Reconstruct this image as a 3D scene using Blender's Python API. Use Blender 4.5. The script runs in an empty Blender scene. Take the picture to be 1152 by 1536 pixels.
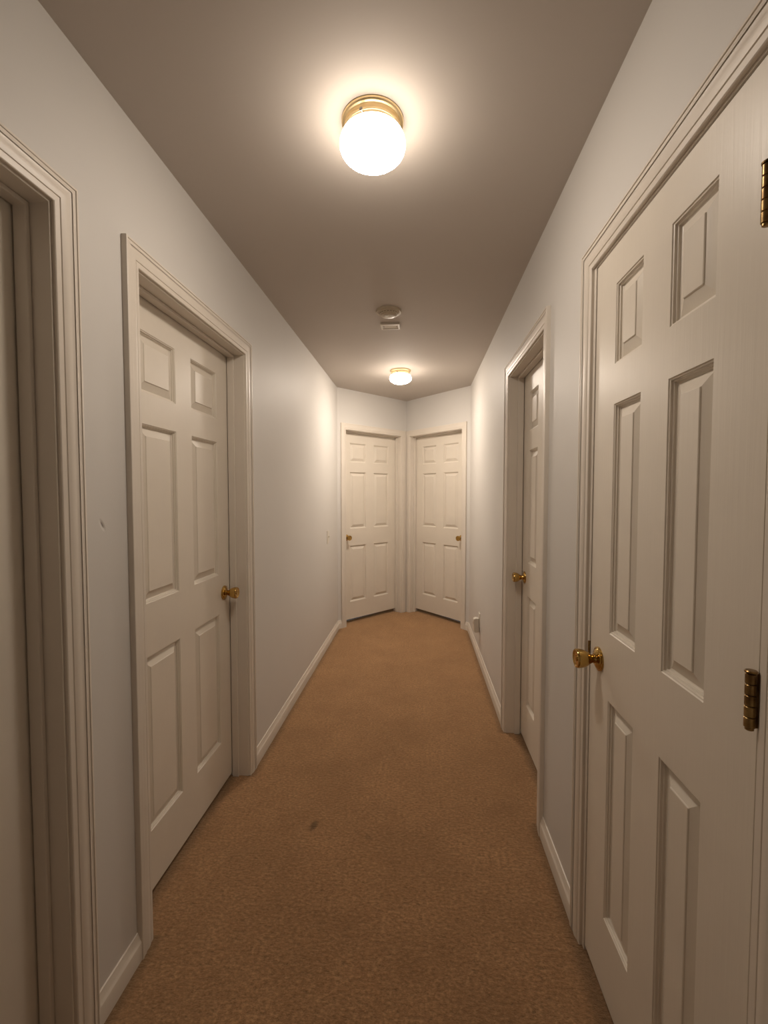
import bpy, bmesh, math, random
from mathutils import Vector, Matrix
random.seed(3)
S = bpy.context.scene
COL = S.collection

# ------------------------------------------------------------------ layout (metres)
XL, XR, H = -0.8258, 0.4977, 2.44            # left wall, right wall, ceiling
YB = -0.9                                    # added closing wall, unseen behind the camera, placed for bounce light
L = Vector((XL, 4.3966, 0)); R = Vector((XR, 4.4419, 0)); M = Vector((-0.1531, 5.127, 0))
WT = 0.116                                   # wall thickness
LEAF_Z0, LEAF_Z1 = 0.018, 2.022
GAP, REVEAL, CASW = 0.003, 0.005, 0.0635

# ------------------------------------------------------------------ materials
def nodes(name):
    m = bpy.data.materials.new(name); m.use_nodes = True
    nt = m.node_tree
    return m, nt, nt.nodes['Principled BSDF']

def bump(nt, bsdf, height, strength, dist):
    b = nt.nodes.new('ShaderNodeBump'); b.inputs['Strength'].default_value = strength
    b.inputs['Distance'].default_value = dist
    nt.links.new(height, b.inputs['Height']); nt.links.new(b.outputs['Normal'], bsdf.inputs['Normal'])
    return b

def noise(nt, scale, detail=2, rough=.5, vec=None):
    n = nt.nodes.new('ShaderNodeTexNoise'); n.inputs['Scale'].default_value = scale
    n.inputs['Detail'].default_value = detail; n.inputs['Roughness'].default_value = rough
    if vec is not None: nt.links.new(vec, n.inputs['Vector'])
    return n

def coords(nt, scale=(1, 1, 1), loc=(0, 0, 0), rot=(0, 0, 0), kind='Object'):
    tc = nt.nodes.new('ShaderNodeTexCoord'); mp = nt.nodes.new('ShaderNodeMapping')
    mp.inputs['Scale'].default_value = scale; mp.inputs['Location'].default_value = loc
    mp.inputs['Rotation'].default_value = rot
    nt.links.new(tc.outputs[kind], mp.inputs['Vector'])
    return mp.outputs['Vector']

def math_(nt, op, a, b=None, c=None, clamp=False):
    n = nt.nodes.new('ShaderNodeMath'); n.operation = op; n.use_clamp = clamp
    for i, v in enumerate((a, b, c)):
        if v is None: continue
        if isinstance(v, (int, float)): n.inputs[i].default_value = v
        else: nt.links.new(v, n.inputs[i])
    return n.outputs[0]

def mix(nt, fac, a, b, mode='MIX'):
    n = nt.nodes.new('ShaderNodeMix'); n.data_type = 'RGBA'; n.blend_type = mode
    for key, v in (('Factor', fac), ('A', a), ('B', b)):
        s = [i for i in n.inputs if i.name == key and (i.type == 'RGBA' if key != 'Factor' else i.type == 'VALUE')][0]
        if isinstance(v, (int, float)): s.default_value = v
        elif isinstance(v, tuple): s.default_value = (*v, 1)
        else: nt.links.new(v, s)
    return [o for o in n.outputs if o.type == 'RGBA'][0]

def ramp(nt, fac, lo, hi, c0=(0, 0, 0), c1=(1, 1, 1)):
    r = nt.nodes.new('ShaderNodeValToRGB')
    r.color_ramp.elements[0].position = lo; r.color_ramp.elements[0].color = (*c0, 1)
    r.color_ramp.elements[1].position = hi; r.color_ramp.elements[1].color = (*c1, 1)
    nt.links.new(fac, r.inputs['Fac'])
    return r.outputs['Color']

def spot(nt, centre, radii, rot=(0, 0, 0), soft=.5):
    """1 inside an ellipsoid of the object's own space, 0 outside."""
    tc = nt.nodes.new('ShaderNodeTexCoord')
    sub = nt.nodes.new('ShaderNodeVectorMath'); sub.operation = 'SUBTRACT'
    nt.links.new(tc.outputs['Object'], sub.inputs[0]); sub.inputs[1].default_value = centre
    rt = nt.nodes.new('ShaderNodeVectorRotate'); rt.rotation_type = 'EULER_XYZ'
    nt.links.new(sub.outputs[0], rt.inputs['Vector']); rt.inputs['Rotation'].default_value = rot
    dv = nt.nodes.new('ShaderNodeVectorMath'); dv.operation = 'DIVIDE'
    nt.links.new(rt.outputs[0], dv.inputs[0]); dv.inputs[1].default_value = radii
    ln = nt.nodes.new('ShaderNodeVectorMath'); ln.operation = 'LENGTH'
    nt.links.new(dv.outputs[0], ln.inputs[0])
    mr = nt.nodes.new('ShaderNodeMapRange'); mr.interpolation_type = 'SMOOTHSTEP'
    mr.inputs['From Min'].default_value = 1; mr.inputs['From Max'].default_value = 1 - soft
    nt.links.new(ln.outputs['Value'], mr.inputs['Value'])
    return mr.outputs[0]

def wall_material(name, col, rough=.42, dent=None):
    m, nt, b = nodes(name)
    v = coords(nt)
    big = noise(nt, 1.3, 3, .6, v)
    c = mix(nt, ramp(nt, big.outputs['Fac'], .35, .7), tuple(x * .97 for x in col), col)
    fine = noise(nt, 160, 3, .6, v)
    h = fine.outputs['Fac']
    if dent:
        g = spot(nt, dent, (.05, .0085, .022), (math.radians(-32), 0, 0), .7)
        gd = spot(nt, (dent[0], dent[1], dent[2] + .001), (.05, .0034, .013), (math.radians(-32), 0, 0), .6)
        c = mix(nt, math_(nt, 'MULTIPLY', gd, .8), c, (.12, .10, .085))
        h = math_(nt, 'ADD', math_(nt, 'MULTIPLY', h, .25), math_(nt, 'MULTIPLY', g, -4.0))
        bump(nt, b, h, .5, .0009)
    else:
        bump(nt, b, h, .12, .0009)
    nt.links.new(c, b.inputs['Base Color'])
    b.inputs['Roughness'].default_value = rough
    return m

def trim_material(name, col, rough=.33, grain=0.0):
    m, nt, b = nodes(name)
    v = coords(nt)
    n = noise(nt, 5, 4, .6, v)
    c = mix(nt, ramp(nt, n.outputs['Fac'], .35, .75), tuple(x * .95 for x in col), col)
    nt.links.new(c, b.inputs['Base Color'])
    b.inputs['Roughness'].default_value = rough
    if grain:
        gv = coords(nt, (90, 90, 3.2))
        g = noise(nt, 1.0, 5, .62, gv); g.inputs['Distortion'].default_value = .6
        bump(nt, b, g.outputs['Fac'], grain, .0012)
    else:
        f = noise(nt, 60, 2, .5, v)
        bump(nt, b, f.outputs['Fac'], .05, .001)
    return m

def plain(name, col, rough=.4, metal=0.0, wear=None):
    m, nt, b = nodes(name)
    b.inputs['Roughness'].default_value = rough; b.inputs['Metallic'].default_value = metal
    n = noise(nt, 40, 4, .6, coords(nt))
    c = mix(nt, ramp(nt, n.outputs['Fac'], .4, .75), wear or tuple(x * .92 for x in col), col)
    nt.links.new(c, b.inputs['Base Color'])
    return m

def carpet_material():
    m, nt, b = nodes('brown cut pile carpet')
    v = coords(nt)
    big = noise(nt, 3.4, 5, .62, v)            # worn, trodden patches
    mid = noise(nt, 16, 5, .7, v)
    fv = coords(nt, (.8, 1.25, 1))
    tuft = noise(nt, 95, 9, .78, fv)           # tufts
    fleck = noise(nt, 62, 7, .8, coords(nt, (.7, 1.4, 1), (3.1, 1.7, 0)))
    c = mix(nt, ramp(nt, big.outputs['Fac'], .34, .68), CARPET_DARK, CARPET)
    c = mix(nt, math_(nt, 'MULTIPLY', ramp(nt, mid.outputs['Fac'], .40, .74), .30), c, CARPET_LIGHT)
    c = mix(nt, ramp(nt, tuft.outputs['Fac'], .40, .58), tuple(x * .62 for x in CARPET_DARK), c)
    c = mix(nt, math_(nt, 'MULTIPLY', ramp(nt, tuft.outputs['Fac'], .53, .64), .42), c, CARPET_LIGHT)
    c = mix(nt, math_(nt, 'MULTIPLY', math_(nt, 'SUBTRACT', 1, ramp(nt, fleck.outputs['Fac'], .36, .45)), .75), c, tuple(x * .22 for x in CARPET_DARK))
    # real stains: a dark spot and a fainter one near it
    s1 = spot(nt, (-.433, 1.745, 0), (.020, .042, .2), (0, 0, .2), .7)
    s2 = spot(nt, (-.200, 1.700, 0), (.030, .022, .2), (0, 0, .6), .8)
    c = mix(nt, math_(nt, 'MULTIPLY', s1, .88), c, (.035, .016, .008))
    c = mix(nt, math_(nt, 'MULTIPLY', s2, .40), c, (.05, .024, .012))
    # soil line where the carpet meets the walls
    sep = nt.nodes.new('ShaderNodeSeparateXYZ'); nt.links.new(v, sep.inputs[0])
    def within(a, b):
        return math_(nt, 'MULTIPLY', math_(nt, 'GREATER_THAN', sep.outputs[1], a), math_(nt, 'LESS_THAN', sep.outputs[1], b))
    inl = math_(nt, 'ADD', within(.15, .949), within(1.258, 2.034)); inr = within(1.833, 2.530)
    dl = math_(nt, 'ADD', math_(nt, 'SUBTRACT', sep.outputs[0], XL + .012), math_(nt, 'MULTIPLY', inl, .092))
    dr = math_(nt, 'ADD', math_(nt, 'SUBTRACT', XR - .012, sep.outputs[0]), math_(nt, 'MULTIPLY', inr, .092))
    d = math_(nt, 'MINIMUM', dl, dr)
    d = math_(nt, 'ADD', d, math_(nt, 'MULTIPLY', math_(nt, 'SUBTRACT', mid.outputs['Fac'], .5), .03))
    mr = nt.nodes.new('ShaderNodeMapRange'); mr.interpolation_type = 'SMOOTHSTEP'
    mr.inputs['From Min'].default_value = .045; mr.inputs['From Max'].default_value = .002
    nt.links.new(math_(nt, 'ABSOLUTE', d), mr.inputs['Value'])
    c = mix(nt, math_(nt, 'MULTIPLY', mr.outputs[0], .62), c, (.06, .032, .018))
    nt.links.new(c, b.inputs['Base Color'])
    b.inputs['Roughness'].default_value = .95
    b.inputs['Specular IOR Level'].default_value = .1
    b.inputs['Sheen Weight'].default_value = 1.0; b.inputs['Sheen Roughness'].default_value = .45
    b.inputs['Sheen Tint'].default_value = (1, .72, .44, 1)
    h = math_(nt, 'ADD', tuft.outputs['Fac'], math_(nt, 'MULTIPLY', fleck.outputs['Fac'], .8))
    bump(nt, b, h, .9, .006)
    return m

def glow_material(name, side, bottom, col):
    """opal glass: emission weighted to the bottom to balance light on walls, floor and ceiling."""
    m, nt, b = nodes(name)
    b.inputs['Base Color'].default_value = (.9, .88, .84, 1)
    b.inputs['Roughness'].default_value = .15
    b.inputs['Emission Color'].default_value = (*col, 1)
    g = nt.nodes.new('ShaderNodeNewGeometry'); sp = nt.nodes.new('ShaderNodeSeparateXYZ')
    nt.links.new(g.outputs['True Normal'], sp.inputs[0])
    d = math_(nt, 'POWER', math_(nt, 'MAXIMUM', math_(nt, 'MULTIPLY', sp.outputs[2], -1), 0), 1.5)
    up = math_(nt, 'MULTIPLY_ADD', math_(nt, 'MAXIMUM', sp.outputs[2], 0), -.93, 1)     # top dimmed to hold down the glow on the ceiling
    e = math_(nt, 'MULTIPLY_ADD', d, bottom - side, side)
    nt.links.new(math_(nt, 'MULTIPLY', e, up), b.inputs['Emission Strength'])
    return m

CARPET = (.56, .300, .145); CARPET_DARK = (.33, .165, .075); CARPET_LIGHT = (.72, .45, .25)
LAMP = (1.0, .865, .73)
WALL = (.665, .645, .615)
MAT = dict(
    wall=wall_material('pale grey wall paint', WALL, .55),
    wall_left=wall_material('pale grey wall paint with a gouge', WALL, .55, dent=(XL, 1.086, 1.293)),
    ceiling=wall_material('flat ceiling paint', (.55, .50, .45), .8),
    trim=trim_material('cream gloss trim paint', (.74, .68, .60), .40),
    leaf=trim_material('cream gloss door paint', (.76, .70, .61), .40, grain=.28),
    brass=plain('polished brass', (.60, .40, .13), .10, 1.0, wear=(.50, .32, .10)),
    hinge=plain('aged brass', (.42, .29, .12), .30, 1.0, wear=(.20, .12, .05)),
    ring=plain('lacquered brass fixture ring', (.95, .76, .44), .36, 1.0),
    plastic=plain('ivory plastic', (.72, .68, .60), .35),
    detector=plain('yellowed detector plastic', (.50, .42, .31), .45),
    dark=plain('dark recess', (.03, .027, .024), .7),
    rubber=plain('grey screw metal', (.35, .33, .30), .35, .9),
    carpet=carpet_material(),
    glow_near=glow_material('lit opal glass', 4.2, 13.0, LAMP),
    glow_far=glow_material('lit opal glass far', 3.2, 39.0, LAMP),
)

# ------------------------------------------------------------------ mesh helpers
def link(name, bm, mat, parent=None, smooth=False, bevel=0.0, loc=None):
    me = bpy.data.meshes.new(name)
    bmesh.ops.recalc_face_normals(bm, faces=bm.faces)
    bm.to_mesh(me); bm.free()
    me.materials.append(MAT[mat] if isinstance(mat, str) else mat)
    for p in me.polygons: p.use_smooth = bool(smooth)
    o = bpy.data.objects.new(name, me); COL.objects.link(o)
    if parent: o.parent = parent
    if loc: o.location = loc
    if bevel:
        bv = o.modifiers.new('bevel', 'BEVEL'); bv.width = bevel; bv.segments = 2
        bv.limit_method = 'ANGLE'; bv.angle_limit = math.radians(40)
    if smooth == 'auto':
        me.set_sharp_from_angle(angle=math.radians(35))
    return o

def box(bm, a, b, mtx=None):
    x0, y0, z0 = a; x1, y1, z1 = b
    vs = [bm.verts.new(p) for p in ((x0, y0, z0), (x1, y0, z0), (x1, y1, z0), (x0, y1, z0),
                                    (x0, y0, z1), (x1, y0, z1), (x1, y1, z1), (x0, y1, z1))]
    for f in ((0, 3, 2, 1), (4, 5, 6, 7), (0, 1, 5, 4), (1, 2, 6, 5), (2, 3, 7, 6), (3, 0, 4, 7)):
        bm.faces.new([vs[i] for i in f])
    if mtx is not None: bmesh.ops.transform(bm, matrix=mtx, verts=vs)
    return vs

def bx(a, b):
    bm = bmesh.new(); box(bm, a, b); return bm

def lathe(bm, prof, seg=40, axis='Y', centre=(0, 0, 0)):
    """prof: (radius, distance along axis). Poles where radius = 0."""
    c = Vector(centre)
    def pt(r, h, a):
        ca, sa = r * math.cos(a), r * math.sin(a)
        return c + (Vector((ca, h, sa)) if axis == 'Y' else Vector((ca, sa, h)))
    rings = []
    for r, h in prof:
        if r < 1e-6: rings.append([bm.verts.new(pt(0, h, 0))])
        else: rings.append([bm.verts.new(pt(r, h, 2 * math.pi * i / seg)) for i in range(seg)])
    for A, B in zip(rings, rings[1:]):
        for i in range(seg):
            j = (i + 1) % seg
            if len(A) == 1 and len(B) == 1: break
            if len(A) == 1: bm.faces.new((A[0], B[j], B[i]))
            elif len(B) == 1: bm.faces.new((A[i], A[j], B[0]))
            else: bm.faces.new((A[i], A[j], B[j], B[i]))
    for ring, flag in ((rings[0], 0), (rings[-1], 1)):
        if len(ring) > 1: bm.faces.new(ring)
    return bm

def sweep(bm, rings, close_ends=True):
    """rings: lists of points of equal length (closed section)."""
    vr = [[bm.verts.new(p) for p in r] for r in rings]
    n = len(vr[0])
    for A, B in zip(vr, vr[1:]):
        for i in range(n):
            j = (i + 1) % n
            bm.faces.new((A[i], A[j], B[j], B[i]))
    if close_ends:
        bm.faces.new(list(reversed(vr[0]))); bm.faces.new(vr[-1])
    return bm

def empty(name, mtx, label=None, cat=None, group=None, kind=None):
    o = bpy.data.objects.new(name, None); COL.objects.link(o)
    o.matrix_world = mtx; o.empty_display_size = .1
    return tag(o, label, cat, group, kind)

def tag(o, label=None, cat=None, group=None, kind=None):
    for k, v in (('label', label), ('category', cat), ('group', group), ('kind', kind)):
        if v: o[k] = v
    return o

def frame(origin, n):
    """local X runs along the wall, local Y points into the hall, Z up."""
    n = Vector(n).normalized(); u = Vector((n.y, -n.x, 0))
    m = Matrix.Identity(4)
    m.col[0][:3] = u; m.col[1][:3] = n; m.col[2][:3] = (0, 0, 1); m.col[3][:3] = origin
    return m

# ------------------------------------------------------------------ door openings
nL = Vector((M.y - L.y, -(M.x - L.x), 0)).normalized()
nR = Vector((-(M.y - R.y), -(R.x - M.x), 0)).normalized()
tL = (M - L).normalized(); tR = (M - R).normalized()

# name: wall, origin (centre of leaf on the wall face), normal, leaf width, recess, knob side (+1 = local +X)
DOORS = []
def door_on_y(wall, y0, y1, **k):
    x, n = (XL, (1, 0, 0)) if wall == 'left' else (XR, (-1, 0, 0))
    DOORS.append(dict(wall=wall, o=Vector((x, (y0 + y1) / 2, 0)), n=Vector(n), w=y1 - y0, y0=y0, y1=y1, **k))
def door_on_end(wall, s0, s1, **k):
    A, t, n = (L, tL, nL) if wall == 'end_left' else (R, tR, nR)
    DOORS.append(dict(wall=wall, o=A + t * ((s0 + s1) / 2), n=n, w=s1 - s0, y0=s0, y1=s1, **k))
door_on_y('left', .182, .943, rec=.081, knob=1,
          label='cream closed door cut off at the left edge of the photo')
door_on_y('left', 1.258, 2.034, rec=.081, knob=-1,
          label='whole cream six-panel door with brass knob, recessed in the left wall')
door_on_end('end_left', .112, .893, z0=.040, rec=.081, knob=1,
          label='cream six-panel door at hall end, knob on its left side')
door_on_end('end_right', .112, .871, z0=.040, rec=.081, knob=-1,
          label='cream six-panel door at hall end, knob on its right side')
door_on_y('right', 1.833, 2.530, rec=.081, knob=1,
          label='narrowly seen cream six-panel door recessed deep in the right wall')
door_on_y('right', .682, 1.318, reveal=.014, z1=2.010, rec=.002, knob=1,
          label='large near cream six-panel door flush in right wall, with brass hinges')

OPEN = GAP + .018                             # jamb thickness outside the leaf
def rough_opening(d):
    return d['y0'] - OPEN, d['y1'] + OPEN, d.get('z1', LEAF_Z1) + OPEN

# ------------------------------------------------------------------ room shell
def wall_pieces(bm, s0, s1, opens, put):
    """put(sa, sb, za, zb) adds a piece."""
    cur = s0
    for a, b, zt in sorted(opens):
        put(cur, a, 0, H); put(a, b, zt, H); cur = b
    put(cur, s1, 0, H)

for side, x, sx in (('left', XL, -1), ('right', XR, 1)):
    bm = bmesh.new()
    end = L.y if side == 'left' else R.y
    def put(a, b, za, zb):
        xs = sorted((x, x + sx * WT)); box(bm, (xs[0], a, za), (xs[1], b, zb))
    wall_pieces(bm, YB, end, [rough_opening(d) for d in DOORS if d['wall'] == side], put)
    tag(link('wall_' + side, bm, 'wall_left' if side == 'left' else 'wall'), kind='structure')
for side, A, t, n in (('end_left', L, tL, nL), ('end_right', R, tR, nR)):
    bm = bmesh.new()
    length = (M - A).length
    def put(a, b, za, zb):
        p0, p1 = A + t * a, A + t * b; q0, q1 = p0 - n * WT, p1 - n * WT
        lo = [Vector((p.x, p.y, za)) for p in (p0, p1, q1, q0)]; hi = [Vector((p.x, p.y, zb)) for p in (p0, p1, q1, q0)]
        sweep(bm, [lo, hi])
    wall_pieces(bm, 0, length, [rough_opening(d) for d in DOORS if d['wall'] == side], put)
    tag(link('wall_' + side, bm, 'wall'), kind='structure')
tag(link('wall_back_bounce', bx((XL - WT, YB - WT, 0), (XR + WT, YB, H)), 'wall'), kind='structure')  # unseen wall added close behind the camera to bounce light forward

def slab(z0, z1, grow=.30):
    bm = bmesh.new()
    pts = [(XL - WT - .02, YB - WT), (XR + WT + .02, YB - WT), (XR + WT + .02, R.y + .06), (M.x + .05, M.y + WT + .14),
           (M.x - .05, M.y + WT + .14), (XL - WT - .02, L.y + .06)]
    sweep(bm, [[Vector((x, y, z0)) for x, y in pts], [Vector((x, y, z1)) for x, y in pts]])
    return bm
tag(link('floor', slab(-.06, 0), 'carpet'), kind='structure')
tag(link('ceiling', slab(H, H + .06), 'ceiling'), kind='structure')

# ------------------------------------------------------------------ baseboards
BB = [(0, 0), (.0135, 0), (.0135, .052), (.0125, .056), (.0100, .059), (.0085, .066), (.0050, .075), (.0040, .081), (0, .082)]
def baseboard(name, path, normals):
    """path: points on the wall face; normals: offset direction (already mitred) at each point."""
    bm = bmesh.new()
    sweep(bm, [[p + q * t + Vector((0, 0, z)) for t, z in BB] for p, q in zip(path, normals)])
    tag(link(name, bm, 'trim', smooth='auto'), kind='structure')
def mitre(n1, n2):
    s = (n1 + n2); return s / s.dot(n1)
X = Vector((1, 0, 0))
rv = lambda d: d.get('reveal', REVEAL)
edge = lambda d, s: (d['y0'] - GAP - rv(d) - CASW) if s == 0 else (d['y1'] + GAP + rv(d) + CASW)
d1, d2, d3, d4, d5, d6 = DOORS
baseboard('baseboard_left_near', [Vector((XL, edge(d1, 1), 0)), Vector((XL, edge(d2, 0), 0))], [X, X])
baseboard('baseboard_left_far', [Vector((XL, edge(d2, 1), 0)), L, L + tL * edge(d3, 0)], [X, mitre(X, nL), nL])
baseboard('baseboard_right_near', [Vector((XR, edge(d6, 1), 0)), Vector((XR, edge(d5, 0), 0))], [-X, -X])
baseboard('baseboard_right_far', [Vector((XR, edge(d5, 1), 0)), R, R + tR * edge(d4, 0)], [-X, mitre(-X, nR), nR])

# ------------------------------------------------------------------ doors and their trim
CAS = [(0, 0), (0, .0075), (.0015, .0092), (.0115, .0102), (.0125, .0090), (.0138, .0090), (.0150, .0112), (.0200, .0128),
       (.0250, .0140), (.0300, .0138), (.0350, .0130), (.0400, .0136), (.0450, .0150), (.0412, .0158), (.0497, .0145),
       (.0507, .0145), (.0515, .0166), (.0545, .0170), (.0562, .0160), (.0570, .0140), (.0570, 0)]
PANEL = [(0, 0), (.0018, -.0024), (.0040, -.0030), (.0048, -.0070), (.0078, -.0082), (.0086, -.0122), (.0112, -.0136),
         (.0130, -.0142), (.0380, -.0044), (.0388, -.0018)]

def leaf_mesh(w, rec, stile, z0_=LEAF_Z0, z1_=LEAF_Z1):
    bm = bmesh.new()
    mid = .112; pw = (w - 2 * stile - mid) / 2; h = w / 2
    ux = [-h, -h + stile, -h + stile + pw, h - stile - pw, h - stile, h]
    uz = [z0_, .226, .826, 1.006, 1.606, 1.709, 1.911, z1_]
    y0 = -rec
    V = {}
    def v(x, y, z):
        k = (round(x, 5), round(y, 5), round(z, 5))
        if k not in V: V[k] = bm.verts.new((x, y, z))
        return V[k]
    for i in range(5):
        for j in range(7):
            x0, x1, z0, z1 = ux[i], ux[i + 1], uz[j], uz[j + 1]
            if i in (1, 3) and j in (1, 3, 5):
                prev = None
                sc = min(1, (x1 - x0) / 2 / .0665)
                for ins, dep in PANEL:
                    ins *= sc
                    ring = [v(x0 + ins, y0 + dep, z0 + ins), v(x1 - ins, y0 + dep, z0 + ins),
                            v(x1 - ins, y0 + dep, z1 - ins), v(x0 + ins, y0 + dep, z1 - ins)]
                    if prev:
                        for a in range(4):
                            b = (a + 1) % 4
                            bm.faces.new((prev[a], prev[b], ring[b], ring[a]))
                    prev = ring
                bm.faces.new(prev)
            else:
                bm.faces.new((v(x0, y0, z0), v(x1, y0, z0), v(x1, y0, z1), v(x0, y0, z1)))
    yb = y0 - .035
    # edges and back
    def strip(pts):
        for a, b in zip(pts, pts[1:]):
            bm.faces.new((v(a[0], y0, a[1]), v(b[0], y0, b[1]), v(b[0], yb, b[1]), v(a[0], yb, a[1])))
    strip([(x, z0_) for x in ux]); strip([(x, z1_) for x in ux])
    strip([(-h, z) for z in uz]); strip([(h, z) for z in uz])
    per = [(x, z0_) for x in ux] + [(h, z) for z in uz[1:]] + [(x, z1_) for x in ux[::-1][1:]] + [(-h, z) for z in uz[::-1][1:-1]]
    bm.faces.new([v(x, yb, z) for x, z in per])
    return bm

KNOB = [(0.0110, .006), (.0108, .016), (.0115, .020), (.0150, .026), (.0200, .033), (.0238, .041), (.0258, .050), (.0266, .057),
        (.0264, .0605), (.0250, .0630), (.0225, .0640), (.0205, .0636), (.0185, .0618), (.010, .0612), (.0078, .0610), (.0070, .0632), (0, .0636)]
ROSE = [(.0330, 0), (.0330, .0020), (.0322, .0040), (.0300, .0052), (.0285, .0052), (.0275, .0066), (.0240, .0086), (.0180, .0108), (.0140, .0118), (.0130, .0150), (0, .0150)]

def door_knob(parent, x, y, z):
    k = empty('door_knob', Matrix.Translation((x, y, z))); k.parent = parent; k.matrix_world = parent.matrix_world @ Matrix.Translation((x, y, z))
    k['label'] = 'polished brass tulip door knob'
    bm = bmesh.new(); lathe(bm, ROSE, 48); link('rosette', bm, 'brass', k, smooth='auto')
    bm = bmesh.new(); lathe(bm, KNOB, 48); link('knob', bm, 'brass', k, smooth='auto')

def hinge(parent, x, z):
    hg = empty('hinge', Matrix.Identity(4)); hg.parent = parent
    hg.matrix_world = parent.matrix_world @ Matrix.Translation((x, .0105, z))
    hg['label'] = 'aged brass butt hinge'
    bm = bmesh.new()
    seg = .082 / 5
    for i in range(5):
        a = -.041 + i * seg + .0006; b = a + seg - .0012
        lathe(bm, [(0, a), (.0064, a), (.0072, a + .0008), (.0072, b - .0008), (.0064, b), (0, b)], 24, axis='Z')
    link('barrel', bm, 'hinge', hg, smooth='auto')
    bm = bmesh.new()
    lathe(bm, [(0, -.0450), (.0040, -.0450), (.0058, -.0438), (.0056, -.0412), (.0046, -.0406), (.0046, .0406), (.0056, .0412), (.0082, .0418), (.0084, .0438), (.0070, .0450), (0, .0453)], 24, axis='Z')
    link('hinge_pin', bm, 'hinge', hg, smooth='auto')
    bm = bmesh.new(); box(bm, (-.0022, -.030, -.041), (-.0004, -.004, .041)); link('hinge_plate', bm, 'hinge', hg)

TRIM_LABEL = [
    'cream door frame around the door cut off at left edge',
    'cream door frame around the whole door on the left wall',
    'cream door frame of the left door at the hall end',
    'cream door frame of the right door at the hall end',
    'cream door frame around the recessed door on the right wall',
    'cream door frame around the large near door on the right wall']
for i, d in enumerate(DOORS):
    mtx = frame(d['o'], d['n'])
    w, rec = d['w'], d['rec']; h = w / 2
    stile = .112 if w > .7 else .124
    dr = empty('door_%d' % (i + 1), mtx, d['label'], 'door', None, 'structure')
    lf = link('door_leaf', leaf_mesh(w, rec, stile, d.get('z0', LEAF_Z0), d.get('z1', LEAF_Z1)), 'leaf', dr)
    bv = lf.modifiers.new('bevel', 'BEVEL'); bv.width = .0012; bv.segments = 1; bv.limit_method = 'ANGLE'; bv.angle_limit = math.radians(70)
    if i != 0 or True:
        door_knob(dr, d['knob'] * (h - .062), -rec, .915)
    if i == 5:
        for z in (.26, 1.070, 1.797): hinge(dr, -h - .0015, z)
    # frame
    tr = empty('trim_%d' % (i + 1), mtx, TRIM_LABEL[i], 'door frame', None, 'structure')
    ji = h + GAP                     # inner face of jamb
    zi = d.get('z1', LEAF_Z1) + GAP
    ci, cz = ji + rv(d), zi + REVEAL
    ks = CASW / .057
    bm = bmesh.new()
    sweep(bm, [[Vector((-ci - a * ks, t, 0)) for a, t in CAS], [Vector((-ci - a * ks, t, cz + a * ks)) for a, t in CAS],
               [Vector((ci + a * ks, t, cz + a * ks)) for a, t in CAS], [Vector((ci + a * ks, t, 0)) for a, t in CAS]])
    link('casing', bm, 'trim', tr, smooth='auto')
    def jamb_u(inner, outer, zi_, zo, ya, yb):
        bm = bmesh.new()
        sweep(bm, [[Vector(p) for p in r] for r in (
            [(-outer, ya, 0), (-outer, yb, 0), (-inner, yb, 0), (-inner, ya, 0)],
            [(-outer, ya, zo), (-outer, yb, zo), (-inner, yb, zi_), (-inner, ya, zi_)],
            [(outer, ya, zo), (outer, yb, zo), (inner, yb, zi_), (inner, ya, zi_)],
            [(outer, ya, 0), (outer, yb, 0), (inner, yb, 0), (inner, ya, 0)])])
        return bm
    link('jamb', jamb_u(ji, ji + .018, zi, zi + .018, -WT, 0), 'trim', tr, bevel=.0012)
    sa, sb = (-rec + .0035, -rec + .035) if rec > .02 else (-rec - .037 - .032, -rec - .037)
    link('stop', jamb_u(ji - .011, ji, zi - .011, zi, sa, sb), 'trim', tr, bevel=.002)
    if i in (1, 4, 5):               # latch strike on the jamb, at knob height
        k = d['knob']
        bm = bmesh.new()
        ys = -rec - .012
        xs = sorted((k * (ji + .0003), k * (ji - .0014)))
        box(bm, (xs[0], ys - .014, .887), (xs[1], ys + .014, .943))
        if rec < .02:
            box(bm, (xs[0], ys + .010, .897), (xs[1], ys + .0185, .945))
        s_ = link('strike_plate', bm, 'hinge', tr, bevel=.0005); s_['label'] = 'tarnished brass strike plate'

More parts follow.
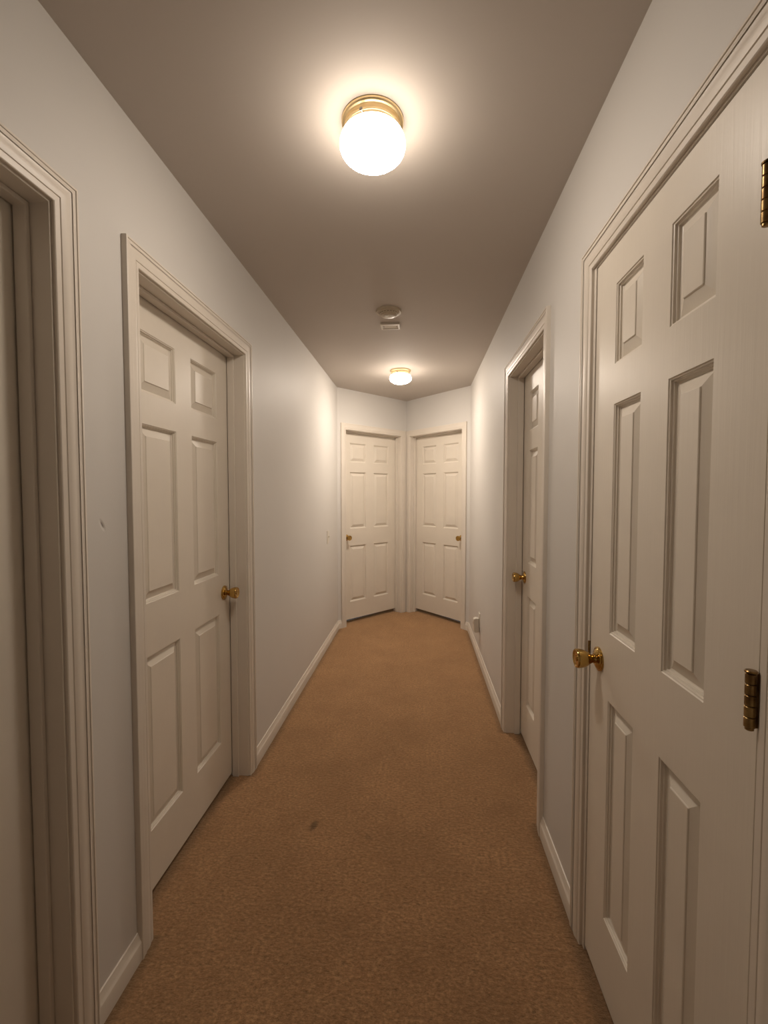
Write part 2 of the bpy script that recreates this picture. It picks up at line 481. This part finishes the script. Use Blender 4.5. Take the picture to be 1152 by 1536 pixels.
# ------------------------------------------------------------------ ceiling lights
def ceiling_light(x, y, label, glow):
    t = empty('ceiling_light', Matrix.Translation((x, y, H)), label, 'ceiling light', 'flush globe ceiling lights along the hall')
    bm = bmesh.new()
    lathe(bm, [(0, 0), (.0880, 0), (.0890, -.003), (.0878, -.008), (.0850, -.0105), (.0820, -.0115), (.0805, -.013), (.0802, -.022), (.0812, -.024), (.0812, -.0275), (.0800, -.029), (.0785, -.0300), (.0780, -.0350), (.0770, -.036), (0, -.036)], 64, axis='Z')
    link('fitter_ring', bm, 'ring', t, smooth='auto')
    bm = bmesh.new()
    prof = [(.0760, -.0362), (.0775, -.0380)]
    cz, rx, rz = -.0690, .0940, .0440
    for k in range(1, 10):
        a = math.radians(k * 10)
        prof.append((.0775 + (rx - .0775) * math.sin(a), -.0380 + (cz + .0380) * (1 - math.cos(a))))
    for k in range(1, 17):
        a = math.radians(-k * 90 / 16)
        prof.append((max(0, rx * math.cos(a)), cz + rz * math.sin(a)))
    prof[-1] = (0, cz - rz)
    lathe(bm, [(0, -.0362)] + prof, 64, axis='Z')
    link('glass_globe', bm, glow, t, smooth=True)
    for a in (255, 15, 135):
        bm = bmesh.new()
        lathe(bm, [(0, 0), (.0022, 0), (.0022, .008), (.0045, .0085), (.0048, .012), (.0030, .0135), (0, .0138)], 16, axis='Y')
        o = link('thumb_screw', bm, 'rubber', t, smooth='auto')
        ar = math.radians(a)
        o.matrix_parent_inverse = Matrix.Identity(4)
        o.location = (.0765 * math.cos(ar), .0765 * math.sin(ar), -.0325); o.rotation_euler = (0, 0, ar - math.pi / 2)
    return t
ceiling_light(-.138, 1.303, 'lit white globe ceiling light with brass ring, in front of the smoke detector', 'glow_near')
ceiling_light(-.169, 3.86, 'lit white globe ceiling light beyond the smoke detector, near the end doors', 'glow_far')

# ------------------------------------------------------------------ smoke detector and cover plate
t = empty('smoke_detector', Matrix.Translation((-.184, 2.610, H)), 'round yellowed smoke detector on the ceiling', 'smoke detector')
bm = bmesh.new(); lathe(bm, [(0, 0), (.0740, 0), (.0745, -.002), (.0745, -.010), (.0725, -.0125), (0, -.0125)], 48, axis='Z'); link('base', bm, 'detector', t, smooth='auto')
bm = bmesh.new(); lathe(bm, [(0, -.0125), (.0640, -.0125), (.0640, -.0150), (.0600, -.0165), (.0560, -.0170), (.0550, -.0215), (.0535, -.0232), (.0480, -.0238), (.0465, -.0222), (.0440, -.0222), (.0430, -.0268), (.0400, -.0290), (.0250, -.0300), (0, -.0302)], 48, axis='Z'); link('body', bm, 'detector', t, smooth='auto')
bm = bmesh.new()
for k in range(20):
    a = 2 * math.pi * k / 20
    box(bm, (.0535, -.0045, -.0205), (.0556, .0045, -.0178), Matrix.Rotation(a, 4, 'Z'))
link('vent_slots', bm, 'dark', t)
bm = bmesh.new(); lathe(bm, [(0, -.0295), (.0120, -.0295), (.0125, -.0325), (.0110, -.0345), (0, -.0350)], 24, axis='Z', centre=(-.012, -.010, 0)); link('test_button', bm, 'plastic', t, smooth='auto')

t = empty('cover_plate', Matrix.Translation((-.187, 2.822, H)), 'small white rectangular cover plate on the ceiling behind the smoke detector', 'cover plate')
bm = bmesh.new()
def ringpts(hx, hy, z): return [Vector((-hx, -hy, z)), Vector((hx, -hy, z)), Vector((hx, hy, z)), Vector((-hx, hy, z))]
sweep(bm, [ringpts(.060, .044, 0), ringpts(.060, .044, -.012), ringpts(.057, .041, -.015), ringpts(.050, .034, -.015), ringpts(.047, .031, -.011)])
link('plate', bm, 'plastic', t)
for sx in (-1, 1):
    bm = bmesh.new(); lathe(bm, [(0, -.0105), (.0035, -.0105), (.0035, -.0122), (.0020, -.0130), (0, -.0131)], 16, axis='Z', centre=(sx * .040, 0, 0)); link('screw', bm, 'rubber', t, smooth='auto')

# ------------------------------------------------------------------ switch and outlet
def wall_plate(parent, hw, hh, d=.006):
    bm = bmesh.new()
    def rp(x, z, y): return [Vector((-x, y, -z)), Vector((x, y, -z)), Vector((x, y, z)), Vector((-x, y, z))]
    sweep(bm, [rp(hw, hh, 0), rp(hw, hh, .002), rp(hw - .002, hh - .002, d * .8), rp(hw - .005, hh - .005, d)])
    return link('plate', bm, 'plastic', parent)
t = empty('light_switch', frame(Vector((XL, 3.915, .985)), (1, 0, 0)), 'white light switch on the left wall near the end doors', 'light switch')
wall_plate(t, .036, .058)
bm = bmesh.new(); box(bm, (-.0052, .004, -.012), (.0052, .0068, .012)); link('toggle_slot', bm, 'plastic', t, bevel=.0006)
bm = bmesh.new(); box(bm, (-.0038, .003, -.005), (.0038, .019, .004), Matrix.Rotation(math.radians(22), 4, 'X')); link('toggle', bm, 'plastic', t, bevel=.001)
for s in (-1, 1):
    bm = bmesh.new(); lathe(bm, [(0, .0055), (.0032, .0055), (.0030, .0068), (0, .0072)], 16, centre=(0, 0, s * .030)); link('screw', bm, 'plastic', t, smooth='auto')

om = frame(Vector((XR, 3.66, .335)), (-1, 0, 0))
t = empty('wall_outlet', om, 'white power outlet low on the right wall, behind the plug-in box', 'power outlet')
wall_plate(t, .036, .058)
for s in (-1, 1):
    bm = bmesh.new(); lathe(bm, [(0, .005), (.0165, .005), (.0165, .0072), (.0155, .0080), (0, .0080)], 28, centre=(0, 0, s * .020)); link('socket', bm, 'plastic', t, smooth='auto')
bm = bmesh.new(); lathe(bm, [(0, .0055), (.0032, .0055), (.0030, .0068), (0, .0072)], 16); link('screw', bm, 'plastic', t, smooth='auto')
t = empty('plug_in_box', om @ Matrix.Translation((0, .0075, -.024)), 'upright white plug-in box in the low outlet on right wall', 'plug-in device')
bm = bmesh.new()
def rp2(x, z0, z1, y): return [Vector((-x, y, z0)), Vector((x, y, z0)), Vector((x, y, z1)), Vector((-x, y, z1))]
sweep(bm, [rp2(.024, -.072, .036, 0), rp2(.027, -.076, .040, .004), rp2(.027, -.076, .040, .030), rp2(.024, -.070, .034, .041), rp2(.019, -.064, .026, .044)])
link('body', bm, 'plastic', t, bevel=.002)
bm = bmesh.new(); box(bm, (-.012, .0425, -.010), (.012, .0452, .010)); link('lens', bm, 'detector', t, bevel=.001)

# ------------------------------------------------------------------ camera, world, view
cd = bpy.data.cameras.new('camera'); cam = bpy.data.objects.new('camera', cd); COL.objects.link(cam)
cam.location = (0, 0, 1.3741)
cam.rotation_mode = 'XYZ'
cam.rotation_euler = (math.pi / 2 - .0408, 0, .0806)
cd.sensor_fit = 'HORIZONTAL'; cd.sensor_width = 36; cd.lens = 661.65 / 1152 * 36
cd.clip_start = .02
S.camera = cam
w = bpy.data.worlds.new('world'); w.use_nodes = True; S.world = w
bg = w.node_tree.nodes['Background']; bg.inputs['Color'].default_value = (.9, .85, .8, 1); bg.inputs['Strength'].default_value = .01
S.view_settings.view_transform = 'Standard'; S.view_settings.look = 'None'
S.view_settings.gamma = 1; S.view_settings.use_curve_mapping = False
S.view_settings.exposure = 2.74
